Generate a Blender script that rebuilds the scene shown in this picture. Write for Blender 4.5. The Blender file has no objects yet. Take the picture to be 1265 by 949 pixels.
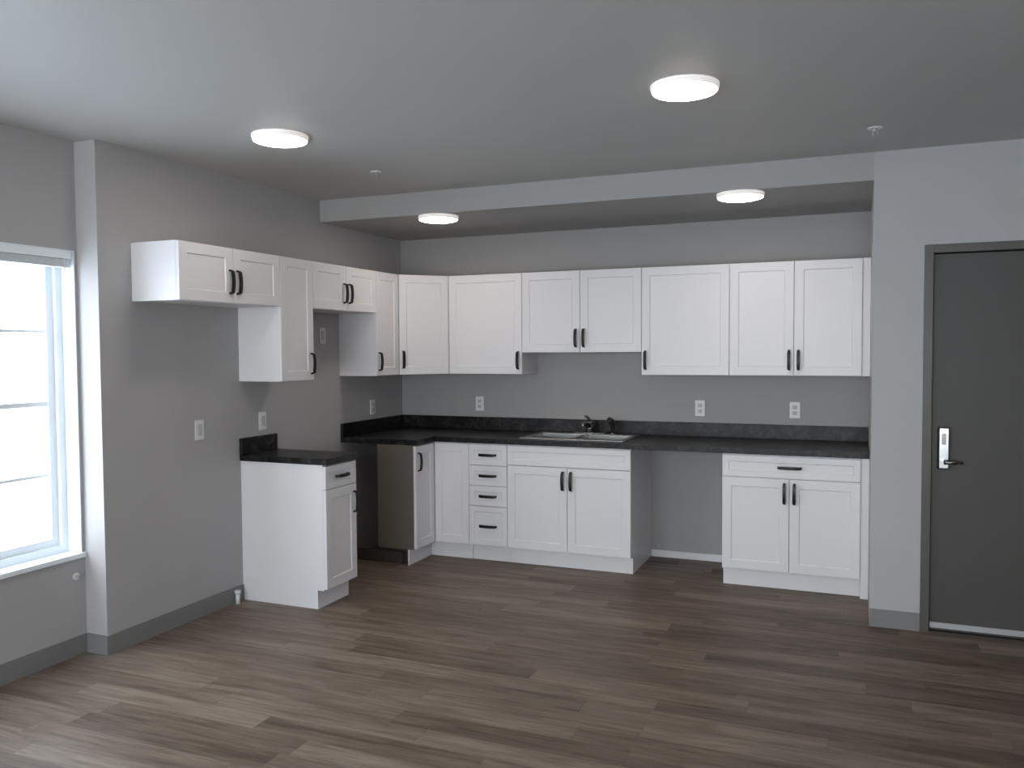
import bpy, bmesh, math
from mathutils import Vector, Matrix
import numpy as np

# ------------------------------------------------------------ dimensions
XL=-3.557; YB=6.187; YP=5.050; HC=2.628; HS=2.475; XR=0.073; YW=3.139
XW=-3.70                      # recessed window wall
Y1,Y2,Y3,Y4=5.262,4.499,4.169,3.35
T=2.134; B=1.372
DU=.325; DB=.63
X0=-3.98; X9=2.7; YN=-2.6     # outer limits
scene=bpy.context.scene
col=scene.collection

# ------------------------------------------------------------ materials
def mat(name, color, rough=.5, metal=0, spec=.5, noise=0, nscale=20, bump=0, bscale=200, coat=0):
    m=bpy.data.materials.new(name); m.use_nodes=True
    nt=m.node_tree; b=nt.nodes['Principled BSDF']
    b.inputs['Roughness'].default_value=rough
    b.inputs['Metallic'].default_value=metal
    b.inputs['Specular IOR Level'].default_value=spec
    tc=nt.nodes.new('ShaderNodeTexCoord')
    n=nt.nodes.new('ShaderNodeTexNoise'); n.inputs['Scale'].default_value=nscale; n.inputs['Detail'].default_value=4
    nt.links.new(tc.outputs['Object'],n.inputs['Vector'])
    mx=nt.nodes.new('ShaderNodeMix'); mx.data_type='RGBA'
    mx.inputs[6].default_value=(*[c*(1-noise) for c in color],1)
    mx.inputs[7].default_value=(*[min(1,c*(1+noise)) for c in color],1)
    nt.links.new(n.outputs['Fac'],mx.inputs[0]); nt.links.new(mx.outputs[2],b.inputs['Base Color'])
    if bump:
        n2=nt.nodes.new('ShaderNodeTexNoise'); n2.inputs['Scale'].default_value=bscale; n2.inputs['Detail'].default_value=3
        nt.links.new(tc.outputs['Object'],n2.inputs['Vector'])
        bp=nt.nodes.new('ShaderNodeBump'); bp.inputs['Strength'].default_value=bump; bp.inputs['Distance'].default_value=.002
        nt.links.new(n2.outputs['Fac'],bp.inputs['Height']); nt.links.new(bp.outputs['Normal'],b.inputs['Normal'])
    return m
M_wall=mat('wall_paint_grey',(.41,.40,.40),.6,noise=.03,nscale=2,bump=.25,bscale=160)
M_wall_shaded=mat('wall_paint_grey_shaded',(.345,.335,.327),.6,noise=.03,nscale=2,bump=.25,bscale=160)  # darker copy of the wall paint; light falloff at the back painted in
M_wall_lit=mat('wall_paint_grey_lit',(.43,.427,.425),.6,noise=.02,nscale=3,bump=.25,bscale=160)  # lighter copy of the wall paint; brighter light on the partition painted in
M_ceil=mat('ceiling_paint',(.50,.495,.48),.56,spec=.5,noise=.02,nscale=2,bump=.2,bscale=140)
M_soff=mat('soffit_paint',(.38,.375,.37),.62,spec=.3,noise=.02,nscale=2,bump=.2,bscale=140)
M_white=mat('cabinet_white',(.745,.735,.75),.38,noise=.01)
M_trimw=mat('window_white',(.84,.89,.93),.35,noise=.01)
M_base=mat('cove_base_grey',(.20,.197,.195),.5,noise=.04)
M_door=mat('door_paint_charcoal',(.074,.069,.064),.45,spec=.35,noise=.05,nscale=6)
M_frame=mat('door_frame_paint',(.085,.076,.068),.4,noise=.05)
M_bronze=mat('dark_bronze',(.018,.015,.014),.35,metal=.6,noise=.05)
M_chrome=mat('brushed_chrome',(.66,.67,.69),.2,metal=1,noise=.04)
M_steel=mat('stainless_steel',(.55,.54,.53),.28,metal=1,noise=.05,nscale=60)
M_fauc=mat('faucet_nickel',(.25,.24,.24),.22,metal=1,noise=.05)
M_black=mat('black_plastic',(.012,.012,.013),.35,noise=.03)
M_tan=mat('unfinished_panel',(.135,.113,.092),.7,noise=.04,nscale=8)
M_dark=mat('dark_plinth',(.045,.036,.032),.7,noise=.1)
M_plate=mat('white_plate',(.74,.74,.73),.35,noise=.01)
M_slot=mat('outlet_slots',(.16,.16,.16),.5,noise=.01)
M_alu=mat('aluminium',(.5,.5,.5),.4,metal=.5,noise=.03)
M_snow=mat('pale_ground',(.75,.8,.84),.9,noise=.08,nscale=.5)

def counter_mat():
    m=bpy.data.materials.new('dark_laminate'); m.use_nodes=True
    nt=m.node_tree; b=nt.nodes['Principled BSDF']; L=nt.links
    tc=nt.nodes.new('ShaderNodeTexCoord')
    n=nt.nodes.new('ShaderNodeTexNoise'); n.inputs['Scale'].default_value=13; n.inputs['Detail'].default_value=9; n.inputs['Roughness'].default_value=.75
    n.inputs['Distortion'].default_value=1.5
    L.new(tc.outputs['Object'],n.inputs['Vector'])
    r=nt.nodes.new('ShaderNodeValToRGB'); e=r.color_ramp.elements
    e[0].position=.46; e[0].color=(.005,.005,.006,1); e[1].position=.70; e[1].color=(.060,.054,.052,1)
    L.new(n.outputs['Fac'],r.inputs[0]); L.new(r.outputs[0],b.inputs['Base Color'])
    b.inputs['Roughness'].default_value=.32
    b.inputs['Specular IOR Level'].default_value=.25
    return m
M_counter=counter_mat()

def floor_mat():
    m=bpy.data.materials.new('vinyl_plank'); m.use_nodes=True
    nt=m.node_tree; b=nt.nodes['Principled BSDF']; L=nt.links; N=nt.nodes.new
    def math_(op,a,bb=None):
        x=N('ShaderNodeMath'); x.operation=op
        for i,v in enumerate((a,bb)):
            if v is None: continue
            if isinstance(v,(int,float)): x.inputs[i].default_value=v
            else: L.new(v,x.inputs[i])
        return x.outputs[0]
    tc=N('ShaderNodeTexCoord'); s=N('ShaderNodeSeparateXYZ'); L.new(tc.outputs['Object'],s.inputs[0])
    v=math_('DIVIDE',s.outputs[1],.13); row=math_('FLOOR',v); fv=math_('FRACT',v)
    wn=N('ShaderNodeTexWhiteNoise'); wn.noise_dimensions='1D'; L.new(row,wn.inputs['W'])
    u=math_('ADD',math_('DIVIDE',s.outputs[0],1.0),math_('MULTIPLY',wn.outputs['Value'],7.3))
    cl=math_('FLOOR',u); fu=math_('FRACT',u)
    cid=N('ShaderNodeCombineXYZ'); L.new(cl,cid.inputs[0]); L.new(row,cid.inputs[1])
    w2=N('ShaderNodeTexWhiteNoise'); w2.noise_dimensions='2D'; L.new(cid.outputs[0],w2.inputs['Vector'])
    gx=N('ShaderNodeCombineXYZ')
    L.new(math_('MULTIPLY',s.outputs[0],1.9),gx.inputs[0]); L.new(math_('MULTIPLY',s.outputs[1],20.),gx.inputs[1]); L.new(math_('MULTIPLY',w2.outputs['Value'],50.),gx.inputs[2])
    g=N('ShaderNodeTexNoise'); g.inputs['Scale'].default_value=1.0; g.inputs['Detail'].default_value=7; g.inputs['Roughness'].default_value=.68; g.inputs['Distortion'].default_value=.5
    L.new(gx.outputs[0],g.inputs['Vector'])
    g2x=N('ShaderNodeCombineXYZ')
    L.new(math_('MULTIPLY',s.outputs[0],6.),g2x.inputs[0]); L.new(math_('MULTIPLY',s.outputs[1],110.),g2x.inputs[1]); L.new(math_('MULTIPLY',w2.outputs['Value'],31.),g2x.inputs[2])
    g2=N('ShaderNodeTexNoise'); g2.inputs['Scale'].default_value=1.0; g2.inputs['Detail'].default_value=3; L.new(g2x.outputs[0],g2.inputs['Vector'])
    f=math_('ADD',math_('ADD',math_('MULTIPLY',w2.outputs['Value'],.17),math_('MULTIPLY',g.outputs['Fac'],.68)),math_('MULTIPLY',g2.outputs['Fac'],.24))
    r=N('ShaderNodeValToRGB'); e=r.color_ramp.elements
    e[0].position=.37; e[0].color=(.088,.062,.045,1)
    e[1].position=.76; e[1].color=(.285,.232,.188,1)
    k=e.new(.55); k.color=(.170,.128,.099,1)
    L.new(f,r.inputs[0])
    # seams
    ed=math_('MINIMUM',fv,math_('SUBTRACT',1.,fv)); e1=math_('LESS_THAN',ed,.010)
    eu=math_('MINIMUM',fu,math_('SUBTRACT',1.,fu)); e2=math_('LESS_THAN',eu,.0016)
    seam=math_('MAXIMUM',e1,e2)
    mx=N('ShaderNodeMix'); mx.data_type='RGBA'; mx.inputs[7].default_value=(.07,.05,.04,1)
    L.new(math_('MULTIPLY',seam,.3),mx.inputs[0]); L.new(r.outputs[0],mx.inputs[6]); L.new(mx.outputs[2],b.inputs['Base Color'])
    b.inputs['Roughness'].default_value=.5
    b.inputs['Specular IOR Level'].default_value=.2
    bp=N('ShaderNodeBump'); bp.inputs['Strength'].default_value=.15; bp.inputs['Distance'].default_value=.002
    L.new(g2.outputs['Fac'],bp.inputs['Height']); L.new(bp.outputs[0],b.inputs['Normal'])
    return m
M_floor=floor_mat()

def emis(name,color,strength):
    m=bpy.data.materials.new(name); m.use_nodes=True
    b=m.node_tree.nodes['Principled BSDF']
    b.inputs['Base Color'].default_value=(.9,.9,.9,1)
    b.inputs['Emission Color'].default_value=(*color,1); b.inputs['Emission Strength'].default_value=strength
    return m
M_lamp=emis('lamp_diffuser',(1,.90,.81),26)
M_rim=emis('lamp_translucent_rim',(1,.93,.88),.40)
def glass_mat():
    m=bpy.data.materials.new('window_glass'); m.use_nodes=True
    nt=m.node_tree; nt.nodes.remove(nt.nodes['Principled BSDF'])
    o=nt.nodes['Material Output']
    a=nt.nodes.new('ShaderNodeBsdfTransparent'); g=nt.nodes.new('ShaderNodeBsdfGlossy'); g.inputs['Roughness'].default_value=.02
    mx=nt.nodes.new('ShaderNodeMixShader'); mx.inputs[0].default_value=.05
    nt.links.new(a.outputs[0],mx.inputs[1]); nt.links.new(g.outputs[0],mx.inputs[2]); nt.links.new(mx.outputs[0],o.inputs[0])
    return m
M_glass=glass_mat()

# ------------------------------------------------------------ mesh helpers
def bx(bm,x0,x1,y0,y1,z0,z1,mi=0):
    vs=[bm.verts.new((x,y,z)) for x in (x0,x1) for y in (y0,y1) for z in (z0,z1)]
    fs=[(0,1,3,2),(4,6,7,5),(0,4,5,1),(2,3,7,6),(0,2,6,4),(1,5,7,3)]
    out=[]
    for f in fs:
        q=bm.faces.new([vs[i] for i in f]); q.material_index=mi; out.append(q)
    return out
def prism(bm,pts,z0,z1,mi=0):
    lo=[bm.verts.new((x,y,z0)) for x,y in pts]; hi=[bm.verts.new((x,y,z1)) for x,y in pts]
    bm.faces.new(lo[::-1]).material_index=mi; bm.faces.new(hi).material_index=mi
    n=len(pts)
    for i in range(n):
        bm.faces.new([lo[i],lo[(i+1)%n],hi[(i+1)%n],hi[i]]).material_index=mi
def cyl(bm,c,r,h,axis='z',seg=24,r2=None,mi=0):
    """cylinder starting at c and extending h along axis"""
    ax={'x':0,'y':1,'z':2}[axis]; r2=r if r2 is None else r2
    rings=[]
    for t,rr in ((0,r),(h,r2)):
        ring=[]
        for i in range(seg):
            a=2*math.pi*i/seg; p=[0,0,0]
            p[ax]=t; p[(ax+1)%3]=rr*math.cos(a); p[(ax+2)%3]=rr*math.sin(a)
            ring.append(bm.verts.new([c[j]+p[j] for j in range(3)]))
        rings.append(ring)
    for i in range(seg):
        f=bm.faces.new([rings[0][i],rings[0][(i+1)%seg],rings[1][(i+1)%seg],rings[1][i]]); f.material_index=mi; f.smooth=True
    bm.faces.new(rings[0][::-1]).material_index=mi; bm.faces.new(rings[1]).material_index=mi
def tube(bm,path,r,seg=12,mi=0):
    path=[Vector(p) for p in path]; rings=[]
    rs=r if isinstance(r,(list,tuple)) else [r]*len(path)
    for i,p in enumerate(path):
        t=(path[min(i+1,len(path)-1)]-path[max(i-1,0)]).normalized()
        a=t.cross(Vector((1,0,0)))
        if a.length<.1: a=t.cross(Vector((0,1,0)))
        a.normalize(); b=t.cross(a).normalized()
        rings.append([bm.verts.new(p+rs[i]*(a*math.cos(2*math.pi*k/seg)+b*math.sin(2*math.pi*k/seg))) for k in range(seg)])
    for i in range(len(rings)-1):
        for k in range(seg):
            f=bm.faces.new([rings[i][k],rings[i][(k+1)%seg],rings[i+1][(k+1)%seg],rings[i+1][k]]); f.smooth=True; f.material_index=mi
    bm.faces.new(rings[0][::-1]); bm.faces.new(rings[-1])
def ob(name,bm,mats,parent=None,loc=(0,0,0),bevel=0,**props):
    bmesh.ops.recalc_face_normals(bm,faces=bm.faces)
    me=bpy.data.meshes.new(name); bm.to_mesh(me); bm.free()
    for m in (mats if isinstance(mats,(list,tuple)) else [mats]): me.materials.append(m)
    o=bpy.data.objects.new(name,me); col.objects.link(o)
    o.location=loc
    if parent: o.parent=parent
    if bevel:
        md=o.modifiers.new('bevel','BEVEL'); md.width=bevel; md.segments=2; md.limit_method='ANGLE'
    for k,v in props.items(): o[k]=v
    return o
def empty(name,loc,rot=0,**props):
    e=bpy.data.objects.new(name,None); e.empty_display_size=.1; e.location=loc; e.rotation_euler=(0,0,rot)
    col.objects.link(e)
    for k,v in props.items(): e[k]=v
    return e
def N(): return bmesh.new()
def sbox(name,x0,x1,y0,y1,z0,z1,m,**k):
    b=N(); bx(b,x0,x1,y0,y1,z0,z1); return ob(name,b,m,kind='structure',**k)
def sboxes(name,boxes,m,**k):
    b=N()
    for q in boxes: bx(b,*q)
    return ob(name,b,m,kind='structure',**k)

# ------------------------------------------------------------ room shell
sbox('floor',X0,X9+.15,YN-.15,YB+.15,-.1,0,M_floor)
sbox('ceiling',X0,X9+.15,YN-.15,YB+.15,HC,HC+.12,M_ceil)
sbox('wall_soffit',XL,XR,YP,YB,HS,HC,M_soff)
sbox('wall_back',X0,X9+.15,YB,YB+.15,0,HC,M_wall_shaded)
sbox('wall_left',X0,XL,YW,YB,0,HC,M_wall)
WY0,WY1,WZ0,WZ1=1.62,3.122,.52,2.075
W2=(-1.3,.2)
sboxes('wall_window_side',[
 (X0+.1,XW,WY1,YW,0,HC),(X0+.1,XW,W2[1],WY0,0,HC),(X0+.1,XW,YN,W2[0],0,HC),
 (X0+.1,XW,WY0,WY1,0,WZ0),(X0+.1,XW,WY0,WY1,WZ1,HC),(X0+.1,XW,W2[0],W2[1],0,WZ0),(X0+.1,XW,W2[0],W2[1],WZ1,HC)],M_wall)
# right partition with door opening
DX0,DX1,DZ=.372,1.292,2.062
sboxes('wall_partition',[(XR,XR+.12,YP+.12,YB,0,HC),(XR,DX0-.035,YP,YP+.12,0,HC),(DX1+.035,X9,YP,YP+.12,0,HC),(DX0-.035,DX1+.035,YP,YP+.12,DZ+.035,HC)],M_wall_lit)
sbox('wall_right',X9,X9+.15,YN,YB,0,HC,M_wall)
# wall behind the viewer; unseen window, enlarged to brighten surfaces facing it
NW=(-3.45,1.2,.35,2.4)
sboxes('wall_near',[(X0,NW[0],YN-.15,YN,0,HC),(NW[1],X9,YN-.15,YN,0,HC),(NW[0],NW[1],YN-.15,YN,0,NW[2]),(NW[0],NW[1],YN-.15,YN,NW[3],HC)],M_wall)

# baseboards (cove base)
bh=.098; bt=.010
sbox('baseboard_left',XL,XL+bt,YW,Y3-.002,0,bh,M_base)
sbox('baseboard_range_gap',XL,XL+bt,Y2+.002,YB-.92,0,bh,M_base)
sbox('baseboard_step',XW,XL+bt,YW-bt,YW,0,bh,M_base)
sbox('baseboard_window_side',XW,XW+bt,YN,YW-bt,0,bh,M_base)
sbox('baseboard_partition',XR-.0,DX0-.047,YP-bt,YP,0,bh,M_base)
sbox('baseboard_right',DX1+.05,X9,YP-bt,YP,0,bh,M_base)
sbox('baseboard_back',XL+2.136,XL+2.742,YB-bt-.004,YB,0,.05,M_white)

# ------------------------------------------------------------ window_1 and the second windows
def window(name,x,y0,y1,z0,z1,axis='x'):
    """double hung pair seen from inside; axis x => wall plane normal is x"""
    b=N()
    def q(a0,a1,d0,d1,z0_,z1_,mi=0):
        if axis=='x': bx(b,x+d0,x+d1,a0,a1,z0_,z1_,mi)
        else: bx(b,a0,a1,x+d0,x+d1,z0_,z1_,mi)
    fw=.042
    q(y0,y0+fw,-.04,.03,z0,z1); q(y1-fw,y1,-.04,.03,z0,z1); q(y0+fw,y1-fw,-.04,.03,z0,z0+fw); q(y0+fw,y1-fw,-.04,.03,z1-fw,z1)
    n=2; w=(y1-y0-2*fw)/n; zm=(z0+z1)/2
    for i in range(n):
        a=y0+fw+i*w; c=a+w; s=.04
        q(a,a+s,-.03,.01,z0+fw,z1-fw); q(c-s,c,-.03,.01,z0+fw,z1-fw)
        q(a+s,c-s,-.03,.01,z0+fw,z0+fw+s); q(a+s,c-s,-.03,.01,z1-fw-s,z1-fw)
        q(a+s,c-s,-.018,.004,zm-.012,zm+.012)
        for zz in ((z0+fw+zm)/2,(z1-fw+zm)/2): q(a+s,c-s,-.0145,-.0125,zz-.008,zz+.008)
        q(a+s,c-s,-.012,-.008,z0+fw+s,z1-fw-s,1)
    return ob(name,b,[M_trimw,M_glass],kind='structure')
window('window_1',XW-.12,WY0,WY1,WZ0,WZ1)
window('window_2',XW-.12,W2[0],W2[1],WZ0,WZ1)
window('window_3',YN-.08,NW[0],NW[1],NW[2],NW[3],'y')
# sill and drywall-return liner
sboxes('trim_1',[(XW-.10,XW+.016,WY0-.03,WY1+.015,WZ0-.020,WZ0+.006)],M_trimw,bevel=.004)
sboxes('trim_2',[(XW-.10,XW+.002,WY1-.006,WY1+.0,WZ0+.006,WZ1-.0),(XW-.10,XW+.002,WY0,WY1-.006,WZ1-.006,WZ1)],M_trimw)
# raised blind
bl=empty('window_blind',(XW-.03,(WY0+WY1)/2,WZ1-.1),label='white horizontal blind fully raised at the top of the window',category='window blind')
b=N(); hw=(WY1-WY0)/2-.012; bx(b,-.03,.03,-hw,hw,.055,.094); ob('headrail',b,M_trimw,bl,bevel=.003)
b=N()
for i in range(7): bx(b,-.024,.024,-hw+.008,hw-.008,.048-i*.0058,.0515-i*.0058)
ob('slat_stack',b,M_trimw,bl)
b=N(); tube(b,[(.022,hw-.04,.055),(.026,hw-.042,-.6),(.024,hw-.04,-1.2)],.0022,6); ob('pull_cord',b,M_trimw,bl)

# ------------------------------------------------------------ cabinets
def shaker(w,h,t=.020,st=.057):
    b=N(); c=.0015; r=.006; s=.005
    def loop(i,y): return [b.verts.new((x,y,z)) for x,z in ((i,i),(w-i,i),(w-i,h-i),(i,h-i))]
    L=[loop(0,t),loop(0,c),loop(c,0),loop(st,0),loop(st+s,r)]
    b.faces.new(L[0]); 
    for A,C in zip(L,L[1:]):
        for k in range(4): b.faces.new([A[k],A[(k+1)%4],C[(k+1)%4],C[k]])
    b.faces.new(L[-1])
    return b
def slab_front(w,h,t=.020): return shaker(w,h,t,min(.04,h*.28))
def pull(L=.128,vertical=True):
    """arched bar pull standing off toward -y, centred at origin"""
    b=N(); pts=[]; n=12
    prof=[(-L/2,.0),(-L/2+.002,-.012)]+[(-L/2+.006+(L-.012)*i/n,-.022-.006*math.sin(math.pi*i/n)) for i in range(n+1)]+[(L/2-.002,-.012),(L/2,0)]
    th=.0052; wd=.0078
    rings=[]
    for i,(s,y) in enumerate(prof):
        a=Vector(prof[min(i+1,len(prof)-1)])-Vector(prof[max(i-1,0)]); a.normalize(); nrm=Vector((-a.y,a.x))
        ring=[]
        for (u,v) in ((-1,-1),(1,-1),(1,1),(-1,1)):
            ss=s+nrm.x*th*u; yy=y+nrm.y*th*u; ww=wd*v*(1.25 if 2<i<len(prof)-3 else 1)
            ring.append(b.verts.new((ww,yy,ss) if vertical else (ss,yy,ww)))
        rings.append(ring)
    for A,C in zip(rings,rings[1:]):
        for k in range(4): b.faces.new([A[k],A[(k+1)%4],C[(k+1)%4],C[k]])
    b.faces.new(rings[0]); b.faces.new(rings[-1])
    return b
def add_door(cab,x0,x1,z0,z1,hx=None,hz=None,vertical=True,name='door',L=.128,y=0):
    g=.0018
    w=x1-x0-2*g; h=z1-z0-2*g
    b=shaker(w,h) if h>.3 else slab_front(w,h)
    d=ob(name,b,M_white,cab,(x0+g,y,z0+g))
    if hx is not None:
        ob('handle',pull(L,vertical),M_bronze,d,(hx-x0-g,0,hz-z0-g),label='dark bronze arched bar pull')
    return d
HO=.030     # handle inset from door edge
def wall_cab(side,s0,w,z0,doors,label):
    """doors: list of (x0,x1,handle 'l'/'r')"""
    h=T-z0
    loc=(s0,YB-DU,z0) if side=='b' else (XL+DU,s0,z0)
    c=empty('wall_cabinet',loc,0 if side=='b' else math.pi/2,label=label,category='cabinet',group='white shaker wall cabinets')
    b=N(); bx(b,.0008,w-.0008,.0205,DU-.001,0,h); ob('body',b,M_white,c)
    for x0,x1,hd in doors:
        hx=x0+HO if hd=='l' else x1-HO
        hz=.105 if h>.5 else .118
        add_door(c,x0,x1,0,h,hx,hz)
    return c
S='white shaker '
wall_cab('l',Y4,Y3-Y4,1.826,[(0,(Y3-Y4)/2,'r'),((Y3-Y4)/2,Y3-Y4,'l')],'short white shaker wall cabinet with two doors beside the window')
wall_cab('l',Y3,Y2-Y3,B,[(0,Y2-Y3,'r')],'narrow tall white shaker wall cabinet above the small counter')
wall_cab('l',Y2,Y1-Y2,1.829,[(0,(Y1-Y2)/2,'r'),((Y1-Y2)/2,Y1-Y2,'l')],'short white shaker wall cabinet over the stove gap')
wall_cab('l',Y1,YB-.61-Y1-.001,B,[(0,YB-.61-Y1-.001,'l')],'narrow tall white shaker wall cabinet next to the corner')
# diagonal corner
c=empty('wall_cabinet',(XL+DU,YB-.61,B),math.pi/4,label='white diagonal corner wall cabinet with one shaker door',category='cabinet',group='white shaker wall cabinets')
dl=(.61-DU)*math.sqrt(2)
b=N()
def l2(X,Y):   # world -> local
    v=Matrix.Rotation(-math.pi/4,2)@Vector((X-(XL+DU),Y-(YB-.61))); return (v.x,v.y)
e=.021
prism(b,[l2(XL+.001,YB-.609),l2(XL+DU-e,YB-.609),l2(XL+.609,YB-DU+e),l2(XL+.609,YB-.001),l2(XL+.001,YB-.001)],0,T-B)
ob('body',b,M_white,c)
add_door(c,.004,dl-.004,0,T-B,.004+HO,.115)
xa=XL+.611; xb=XL+1.22; xc=XL+2.134; xd=XL+2.744; xe=xd+.838
wall_cab('b',xa,xb-xa,B,[(0,xb-xa,'r')],'tall white shaker wall cabinet with one wide door')
wall_cab('b',xb,xc-xb,1.535,[(0,(xc-xb)/2,'r'),((xc-xb)/2,xc-xb,'l')],'medium-height white shaker wall cabinet above the sink')
wall_cab('b',xc,xd-xc,B,[(0,xd-xc,'l')],'tall white shaker wall cabinet with one door, beside the sink cabinet')
c=wall_cab('b',xd,xe-xd,B,[(0,(xe-xd)/2,'r'),((xe-xd)/2,xe-xd,'l')],'tall white shaker wall cabinet with two doors at the partition')
b=N(); bx(b,xe-xd,XR-xd-.001,.012,.032,0,T-B); ob('filler_strip',b,M_white,c)

TK=.115
def base_cab(side,s0,w,label,open_=False):
    loc=(s0,YB-DB,0) if side=='b' else (XL+DB,s0,0)
    c=empty('base_cabinet',loc,0 if side=='b' else math.pi/2,label=label,category='cabinet',group='white shaker base cabinets')
    b=N(); e=.0008
    if open_:
        bx(b,e,.018,.0205,DB-.001,TK,.875); bx(b,w-.018,w-e,.0205,DB-.001,TK,.875)
        bx(b,.018,w-.018,.0205,DB-.001,TK,TK+.018); bx(b,.018,w-.018,DB-.012,DB-.001,TK+.018,.6)
        bx(b,.018,w-.018,.0205,.038,.84,.875)
        bx(b,e,.018,.082,DB-.001,0,TK); bx(b,w-.018,w-e,.082,DB-.001,0,TK)
    else:
        bx(b,e,w-e,.0205,DB-.001,TK,.875); bx(b,e,w-e,.082,DB-.001,0,TK)
    ob('body',b,M_white,c)
    b=N(); bx(b,e,w-e,.068,.082,0,TK-.001); ob('toe_kick',b,M_white,c)
    return c
ZD=.725  # drawer/door split
# small base cabinet on the left wall
w=Y2-Y3
c=base_cab('l',Y3,w,'narrow white base cabinet with drawer and door beside the stove gap')
add_door(c,0,w,ZD,.868,w/2,(ZD+.868)/2,False,'drawer',.12)
add_door(c,0,w,.122,ZD,w-HO,ZD-.115)
# corner lazy susan cabinet
c=empty('base_cabinet',(XL,YB,0),0,label='white corner base cabinet with folding doors and raw brown side',category='cabinet',group='white shaker base cabinets')
b=N(); W=.914
prism(b,[(.31,-W),(.609,-W),(.609,-.609),(W-.001,-.609),(W-.001,-.001),(.6,-.001),(.31,-.3)],TK,.875)
for f in b.faces:
    cc=f.calc_center_median()
    if abs(cc.y+W)<.001: f.material_index=1
ob('body',b,[M_white,M_tan],c)
b=N(); prism(b,[(.36,-W+.05),(.555,-W+.05),(.555,-.555),(W-.001,-.555),(W-.001,-.05),(.7,-.05),(.36,-.35)],0,TK-.001); ob('plinth',b,M_dark,c)
b=N(); bx(b,.557,.569,-W,-.557,0,TK-.001); bx(b,.569,W-.001,-.569,-.557,0,TK-.001); ob('toe_kick',b,M_white,c)
b=N(); bx(b,.06,.5,-W+.02,-W+.04,0,.085); ob('floor_rail',b,M_dark,c)
# doors of the corner cabinet (one on each leg)
g=.002; dw=W-DB-g
d=ob('door',shaker(dw-.002,.745),M_white,c,(DB,-W+g,.122)); d.rotation_euler=(0,0,math.pi/2)
ob('handle',pull(),M_bronze,d,(.034,0,.63),label='dark bronze arched bar pull')
d=ob('door',shaker(dw-.002,.745),M_white,c,(DB+.003,-DB,.122))
# drawer stack
x0=XL+.914
c=base_cab('b',x0,xb-x0,'white base cabinet with a stack of four drawers')
w=xb-x0; zz=[.868,.714,.563,.413,.190-.068]
for i in range(4):
    add_door(c,0,w,zz[i+1],zz[i],w/2,(zz[i]+zz[i+1])/2,False,'drawer',.13)
# sink base
w=xc-xb
c=base_cab('b',xb,w,'white sink base cabinet with false front and two doors',True)
add_door(c,0,w,ZD,.868,name='false_front')
add_door(c,0,w/2,.122,ZD,w/2-HO,ZD-.095); add_door(c,w/2,w,.122,ZD,w/2+HO,ZD-.095)
# right base
w=xe-xd
c=base_cab('b',xd,w,'white base cabinet with one wide drawer above two doors')
add_door(c,0,w,ZD,.868,w/2,(ZD+.868)/2,False,'drawer',.14)
add_door(c,0,w/2,.122,ZD,w/2-HO,ZD-.095); add_door(c,w/2,w,.122,ZD,w/2+HO,ZD-.095)
b=N(); bx(b,w,XR-xd-.001,.012,.03,0,.875); ob('filler_strip',b,M_white,c)

# ------------------------------------------------------------ worktops
Z0,Z1=.876,.914; OV=.645
SX0,SX1,SY0,SY1=-2.25,-1.51,YB-.545,YB-.09   # sink cutout
b=N()
yl=YB-.914-.012; xl=XL+.002; yb=YB-.002; xr=XR-.002
bx(b,xl,XL+OV,yl,YB-OV,Z0,Z1)
bx(b,xl,SX0,YB-OV,yb,Z0,Z1); bx(b,SX1,xr,YB-OV,yb,Z0,Z1)
bx(b,SX0,SX1,YB-OV,SY0,Z0,Z1); bx(b,SX0,SX1,SY1,yb,Z0,Z1)
wt=ob('worktop',b,M_counter,label='long dark mottled laminate L-shaped worktop along two walls',category='countertop')
b=N(); bx(b,xl,XL+.02,yl,yb,Z1,1.016); bx(b,XL+.02,xr,YB-.02,yb,Z1,1.016); ob('backsplash',b,M_counter,wt,bevel=.002)
b=N(); bx(b,xl,XL+OV,Y3-.012,Y2+.008,Z0,Z1); 
wt=ob('worktop',b,M_counter,bevel=.003,label='small dark laminate worktop piece on the narrow base cabinet',category='countertop')
b=N(); bx(b,xl,XL+.02,Y3-.012,Y2+.008,Z1,1.016); ob('backsplash',b,M_counter,wt,bevel=.002)

# ------------------------------------------------------------ sink
sk=empty('kitchen_sink',((SX0+SX1)/2,(SY0+SY1)/2,Z1),label='stainless steel double bowl drop-in sink set in the worktop',category='sink')
hx=(SX1-SX0)/2; hy=(SY1-SY0)/2
b=N(); f=.018; z0,z1=.0005,.006; bt_=.03
xs=[(-hx+.02,-.015),(.015,hx-.02)]; y0_,y1_=-hy+.02,hy-.075
bx(b,-hx-f,hx+f,-hy-f,y0_,z0,z1); bx(b,-hx-f,hx+f,y1_,hy+f,z0,z1)
bx(b,-hx-f,xs[0][0],y0_,y1_,z0,z1); bx(b,xs[0][1],xs[1][0],y0_,y1_,z0,z1); bx(b,xs[1][1],hx+f,y0_,y1_,z0,z1)
ob('rim',b,M_steel,sk,bevel=.002)
for a,c_ in xs:
    b=N(); t=.002; D=-.17
    for (p0,p1,q0,q1) in ((a,c_,y0_,y0_+t),(a,c_,y1_-t,y1_),(a,a+t,y0_+t,y1_-t),(c_-t,c_,y0_+t,y1_-t)): bx(b,p0,p1,q0,q1,D,z0)
    bx(b,a,c_,y0_,y1_,D-t,D)
    ob('basin',b,M_steel,sk)
    b=N(); cyl(b,((a+c_)/2,(y0_+y1_)/2,D+.0005),.045,.003); ob('drain',b,M_chrome,sk)
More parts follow.
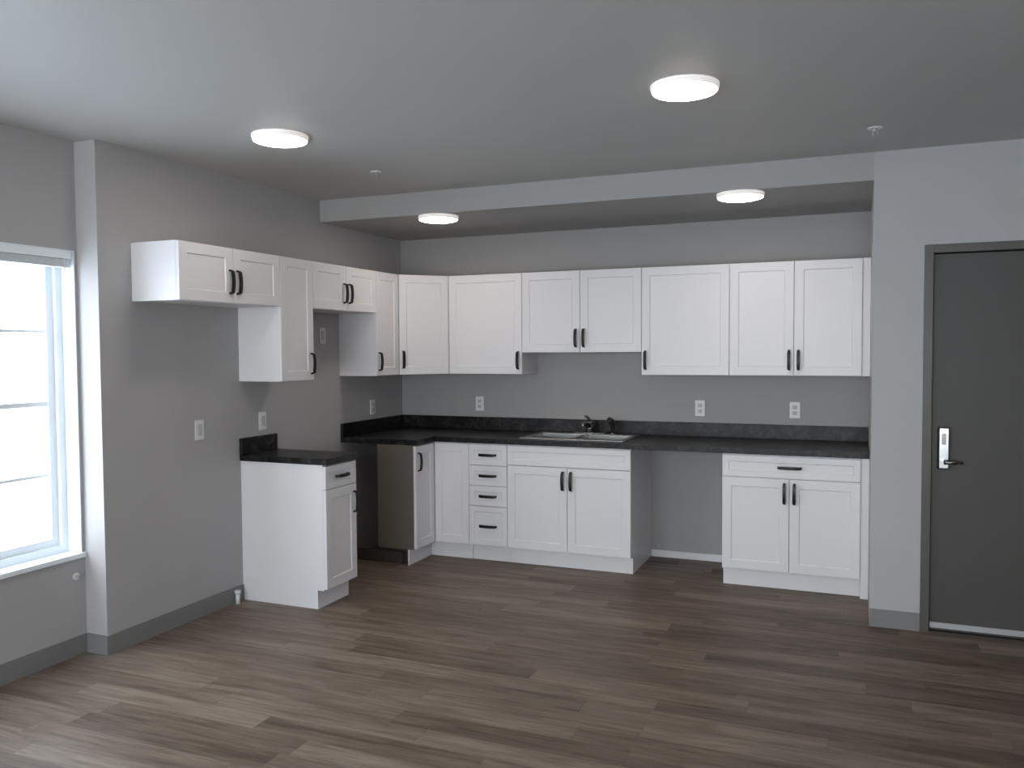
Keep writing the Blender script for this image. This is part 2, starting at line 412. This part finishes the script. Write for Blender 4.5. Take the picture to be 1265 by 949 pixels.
# faucet
fx,fy=-1.87,YB-.12
fa=empty('kitchen_faucet',(fx,fy,Z1+.0065),label='low metal kitchen faucet with single lever on the sink ledge',category='faucet')
b=N(); prism(b,[(-.11+.025*math.cos(a),.026*math.sin(a)) for a in [math.pi/2+i*math.pi/8 for i in range(9)]]+[(.11+.025*math.cos(a),.026*math.sin(a)) for a in [-math.pi/2+i*math.pi/8 for i in range(9)]],0,.010)
ob('base_plate',b,M_fauc,fa,bevel=.002)
b=N(); cyl(b,(0,0,.010),.030,.060,r2=.027); cyl(b,(0,0,.070),.027,.025,r2=.020); ob('faucet_body',b,M_fauc,fa)
b=N(); tube(b,[(0,-.01,.05),(0,-.05,.074),(0,-.10,.088),(0,-.14,.088),(0,-.165,.078),(0,-.172,.060)],[.018,.017,.0155,.015,.015,.014]); ob('spout',b,M_fauc,fa)
b=N(); tube(b,[(0,0,.09),(-.004,-.01,.112),(-.014,-.026,.128),(-.024,-.038,.133)],[.013,.011,.010,.010],8); ob('lever',b,M_fauc,fa)
sp=empty('side_sprayer',(fx+.18,fy,Z1+.0065),label='black side sprayer in a holder beside the faucet',category='sprayer')
b=N(); cyl(b,(0,0,0),.024,.014,r2=.018); ob('holder',b,M_fauc,sp)
b=N(); tube(b,[(0,0,.012),(0,0,.05),(0,-.004,.075),(-.008,-.018,.100),(-.018,-.042,.112)],[.013,.016,.020,.023,.021]); ob('spray_head',b,M_black,sp)

# ------------------------------------------------------------ outlets and switches
def plate_thing(kind,loc,rot,label):
    nm='wall_outlet' if kind=='o' else 'light_switch'
    e=empty(nm,loc,rot,label=label,category='outlet' if kind=='o' else 'light switch',group='white wall outlets' if kind=='o' else 'white switch plates')
    b=N(); bx(b,-.036,.036,-.006,0,-.058,.058); ob('cover_plate',b,M_plate,e,bevel=.003)
    if kind=='o':
        for s in (-1,1):
            b=N(); cz=s*.0205
            bx(b,-.0165,.0165,-.0085,-.0062,cz-.0145,cz+.0145,0)
            bx(b,-.0085,-.0060,-.0089,-.0086,cz-.003,cz+.008,1); bx(b,.0060,.0085,-.0089,-.0086,cz-.003,cz+.008,1)
            cyl(b,(0,-.0086,cz-.008),.003,-.0003,'y',8,mi=1)
            ob('socket',b,[mat_o,M_slot],e)
    else:
        b=N(); bx(b,-.0165,.0165,-.0095,-.0062,-.033,.033); ob('rocker',b,mat_o,e,bevel=.001)
mat_o=mat('socket_face',(.52,.52,.52),.4,noise=.01)
for x in (-2.836,-1.064,-.405): plate_thing('o',(x,YB,1.121),0,'white duplex outlet above the dark worktop')
plate_thing('o',(XL,5.712,1.11),math.pi/2,'white outlet on the grey wall by the corner')
plate_thing('s',(XL,5.052,1.666),math.pi/2,'white switch plate under the short cabinet over the stove gap')
plate_thing('s',(XL,4.381,1.108),math.pi/2,'white switch plate above the small worktop')
plate_thing('s',(XL,3.818,1.10),math.pi/2,'white switch plate alone on the grey wall')
e=empty('pipe_stub',(XL+bt,4.085,.0),0,label='small white capped pipe stub at the baseboard beside the cabinet',category='pipe')
b=N(); cyl(b,(.02,0,0),.013,.062); cyl(b,(.02,0,.062),.019,.02); ob('pipe',b,M_plate,e)
e=empty('wall_jack',(XW,3.08,.41),math.pi/2,label='tiny white round cable jack on the wall below the window',category='cable jack')
b=N(); cyl(b,(0,0,0),.018,-.008,'y'); ob('cover_plate',b,M_plate,e); b=N(); cyl(b,(0,-.008,0),.006,-.014,'y',12); ob('connector',b,M_alu,e)

# ------------------------------------------------------------ ceiling lights and sprinklers
for i,(x,y,z) in enumerate(((-.662,3.465,HC),(-2.668,3.46,HC),(-2.67,5.165,HS),(-.655,5.16,HS))):
    e=empty('ceiling_light',(x,y,z),label='round flush LED ceiling light glowing white'+(' under the soffit' if z<HC else ' on the main ceiling'),category='ceiling light',group='round flush ceiling lights')
    b=N(); cyl(b,(0,0,0),.138,-.012,seg=48); cyl(b,(0,0,-.012),.138,-.012,seg=48,r2=.133); ob('housing',b,M_rim,e)
    b=N(); cyl(b,(0,0,-.0242),.131,-.003,seg=48,r2=.129); cyl(b,(0,0,-.0272),.129,-.005,seg=48,r2=.112); ob('diffuser',b,M_lamp,e)
for x,y in ((-2.675,4.374),(.067,4.50)):
    e=empty('fire_sprinkler',(x,y,HC),label='small white pendant fire sprinkler on the ceiling',category='sprinkler',group='ceiling fire sprinklers')
    b=N(); cyl(b,(0,0,0),.036,-.006,r2=.032); ob('escutcheon',b,M_plate,e)
    b=N(); cyl(b,(0,0,-.006),.010,-.014,seg=12); bx(b,-.013,-.010,-.003,.003,-.040,-.016); bx(b,.010,.013,-.003,.003,-.040,-.016); bx(b,-.013,.013,-.003,.003,-.019,-.015);cyl(b,(0,0,-.020),.003,-.02,seg=8); ob('sprinkler_head',b,M_alu,e)
    b=N(); cyl(b,(0,0,-.040),.017,-.003,seg=16); ob('deflector',b,M_alu,e)

# ------------------------------------------------------------ entry door
fr=.045
b=N()
bx(b,DX0-fr,DX0,YP-.012,YP+.13,0,DZ+fr); bx(b,DX1,DX1+fr,YP-.012,YP+.13,0,DZ+fr); bx(b,DX0,DX1,YP-.012,YP+.13,DZ,DZ+fr)
bx(b,DX0,DX0+.012,YP+.065,YP+.13,0,DZ); bx(b,DX0+.012,DX1,YP+.065,YP+.13,DZ-.012,DZ)
ob('trim_3',b,M_frame,kind='structure',bevel=.002)
b=N(); bx(b,0,DX1-DX0-.006,0,.044,.012,DZ-.006)
door=ob('door_1',b,M_door,None,(DX0+.003,YP+.018,0),bevel=.001,kind='structure')
b=N(); bx(b,0.002,DX1-DX0-.008,-.006,-.0005,.024,.054); ob('door_sweep',b,M_alu,door)
b=N(); bx(b,0,DX1-DX0,-.02,.07,0,.008); ob('threshold',b,M_dark,door,(-.003,0,0))
# electronic lever lock: tall rounded escutcheon, reader window, lever on a round hub
b=N()
def rrect(w,h,r,n=5):
    pts=[]
    for cx,cz,a0 in ((w-r,h-r,0),(-w+r,h-r,90),(-w+r,-h+r,180),(w-r,-h+r,270)):
        for i in range(n+1):
            a=math.radians(a0+90*i/n); pts.append((cx+r*math.cos(a),cz+r*math.sin(a)))
    return pts
def plate(b,w,h,r,y0,y1,inset=0,cz=0):
    A=rrect(w,h,r); Bp=rrect(w-inset,h-inset,max(r-inset,.002))
    p=[b.verts.new((x,y0,z+cz)) for x,z in A]; q=[b.verts.new((x,y1,z+cz)) for x,z in Bp]
    b.faces.new(p); b.faces.new(q)
    for i in range(len(p)): b.faces.new([p[i],p[(i+1)%len(p)],q[(i+1)%len(p)],q[i]])
plate(b,.032,.118,.016,-.0005,-.014); plate(b,.032,.118,.016,-.0141,-.028,.011)
lk=ob('lock_body',b,M_chrome,door,(.058,0,1.012))
b=N(); plate(b,.011,.030,.006,-.0282,-.031,.001,.050); ob('card_reader',b,M_fauc,lk)
b=N(); cyl(b,(0,-.028,-.072),.021,-.010,'y'); cyl(b,(0,-.038,-.072),.012,-.022,'y',16); ob('rose',b,M_chrome,lk)
b=N(); tube(b,[(0,-.056,-.072),(.02,-.062,-.072),(.055,-.062,-.073),(.088,-.058,-.074)],[.012,.011,.010,.009]); ob('lever',b,M_fauc,lk)

# ------------------------------------------------------------ outdoors
b=N(); bx(b,-160,X0-.3,-100,140,-.6,-.5); ob('ground',b,M_snow,kind='structure')

# ------------------------------------------------------------ world and light portals
w=bpy.data.worlds.new('World'); scene.world=w; w.use_nodes=True
nt=w.node_tree; bg=nt.nodes['Background']
tc=nt.nodes.new('ShaderNodeTexCoord'); sp_=nt.nodes.new('ShaderNodeSeparateXYZ'); rp=nt.nodes.new('ShaderNodeValToRGB')
nt.links.new(tc.outputs['Generated'],sp_.inputs[0]); nt.links.new(sp_.outputs[2],rp.inputs[0]); nt.links.new(rp.outputs[0],bg.inputs[0])
rp.color_ramp.elements[0].color=(.90,.955,1,1); rp.color_ramp.elements[1].color=(.76,.875,1,1)
bg.inputs[1].default_value=9.2
def portal(loc,rot,sx,sy):
    l=bpy.data.lights.new('portal','AREA'); l.shape='RECTANGLE'; l.size=sx; l.size_y=sy; l.cycles.is_portal=True
    o=bpy.data.objects.new('window_portal',l); o.location=loc; o.rotation_euler=rot; col.objects.link(o)
zc=(WZ0+WZ1)/2
portal((XW-.2,(WY0+WY1)/2,zc),(0,-math.pi/2,0),WZ1-WZ0,WY1-WY0)
portal((XW-.2,(W2[0]+W2[1])/2,zc),(0,-math.pi/2,0),WZ1-WZ0,W2[1]-W2[0])
portal(((NW[0]+NW[1])/2,YN-.16,(NW[2]+NW[3])/2),(math.pi/2,0,0),NW[1]-NW[0],NW[3]-NW[2])

# ------------------------------------------------------------ camera
h,yaw,pi_,ro,fpx=1.5583,math.radians(22.4255),math.radians(-2.3502),math.radians(-.3613),1035.48
F=Vector((-math.sin(yaw)*math.cos(pi_),math.cos(yaw)*math.cos(pi_),math.sin(pi_)))
R=Vector((math.cos(yaw),math.sin(yaw),0)); U=R.cross(F)
R2=R*math.cos(ro)+U*math.sin(ro); U2=-R*math.sin(ro)+U*math.cos(ro)
cam=bpy.data.cameras.new('Camera'); co=bpy.data.objects.new('Camera',cam); col.objects.link(co)
Mx=Matrix((R2,U2,-F)).transposed().to_4x4(); Mx.translation=Vector((0,0,h)); co.matrix_world=Mx
cam.sensor_fit='HORIZONTAL'; cam.sensor_width=36; cam.lens=fpx*36/1265; cam.clip_start=.05
scene.camera=co
scene.view_settings.view_transform='Standard'
scene.view_settings.look='None'
scene.view_settings.exposure=0
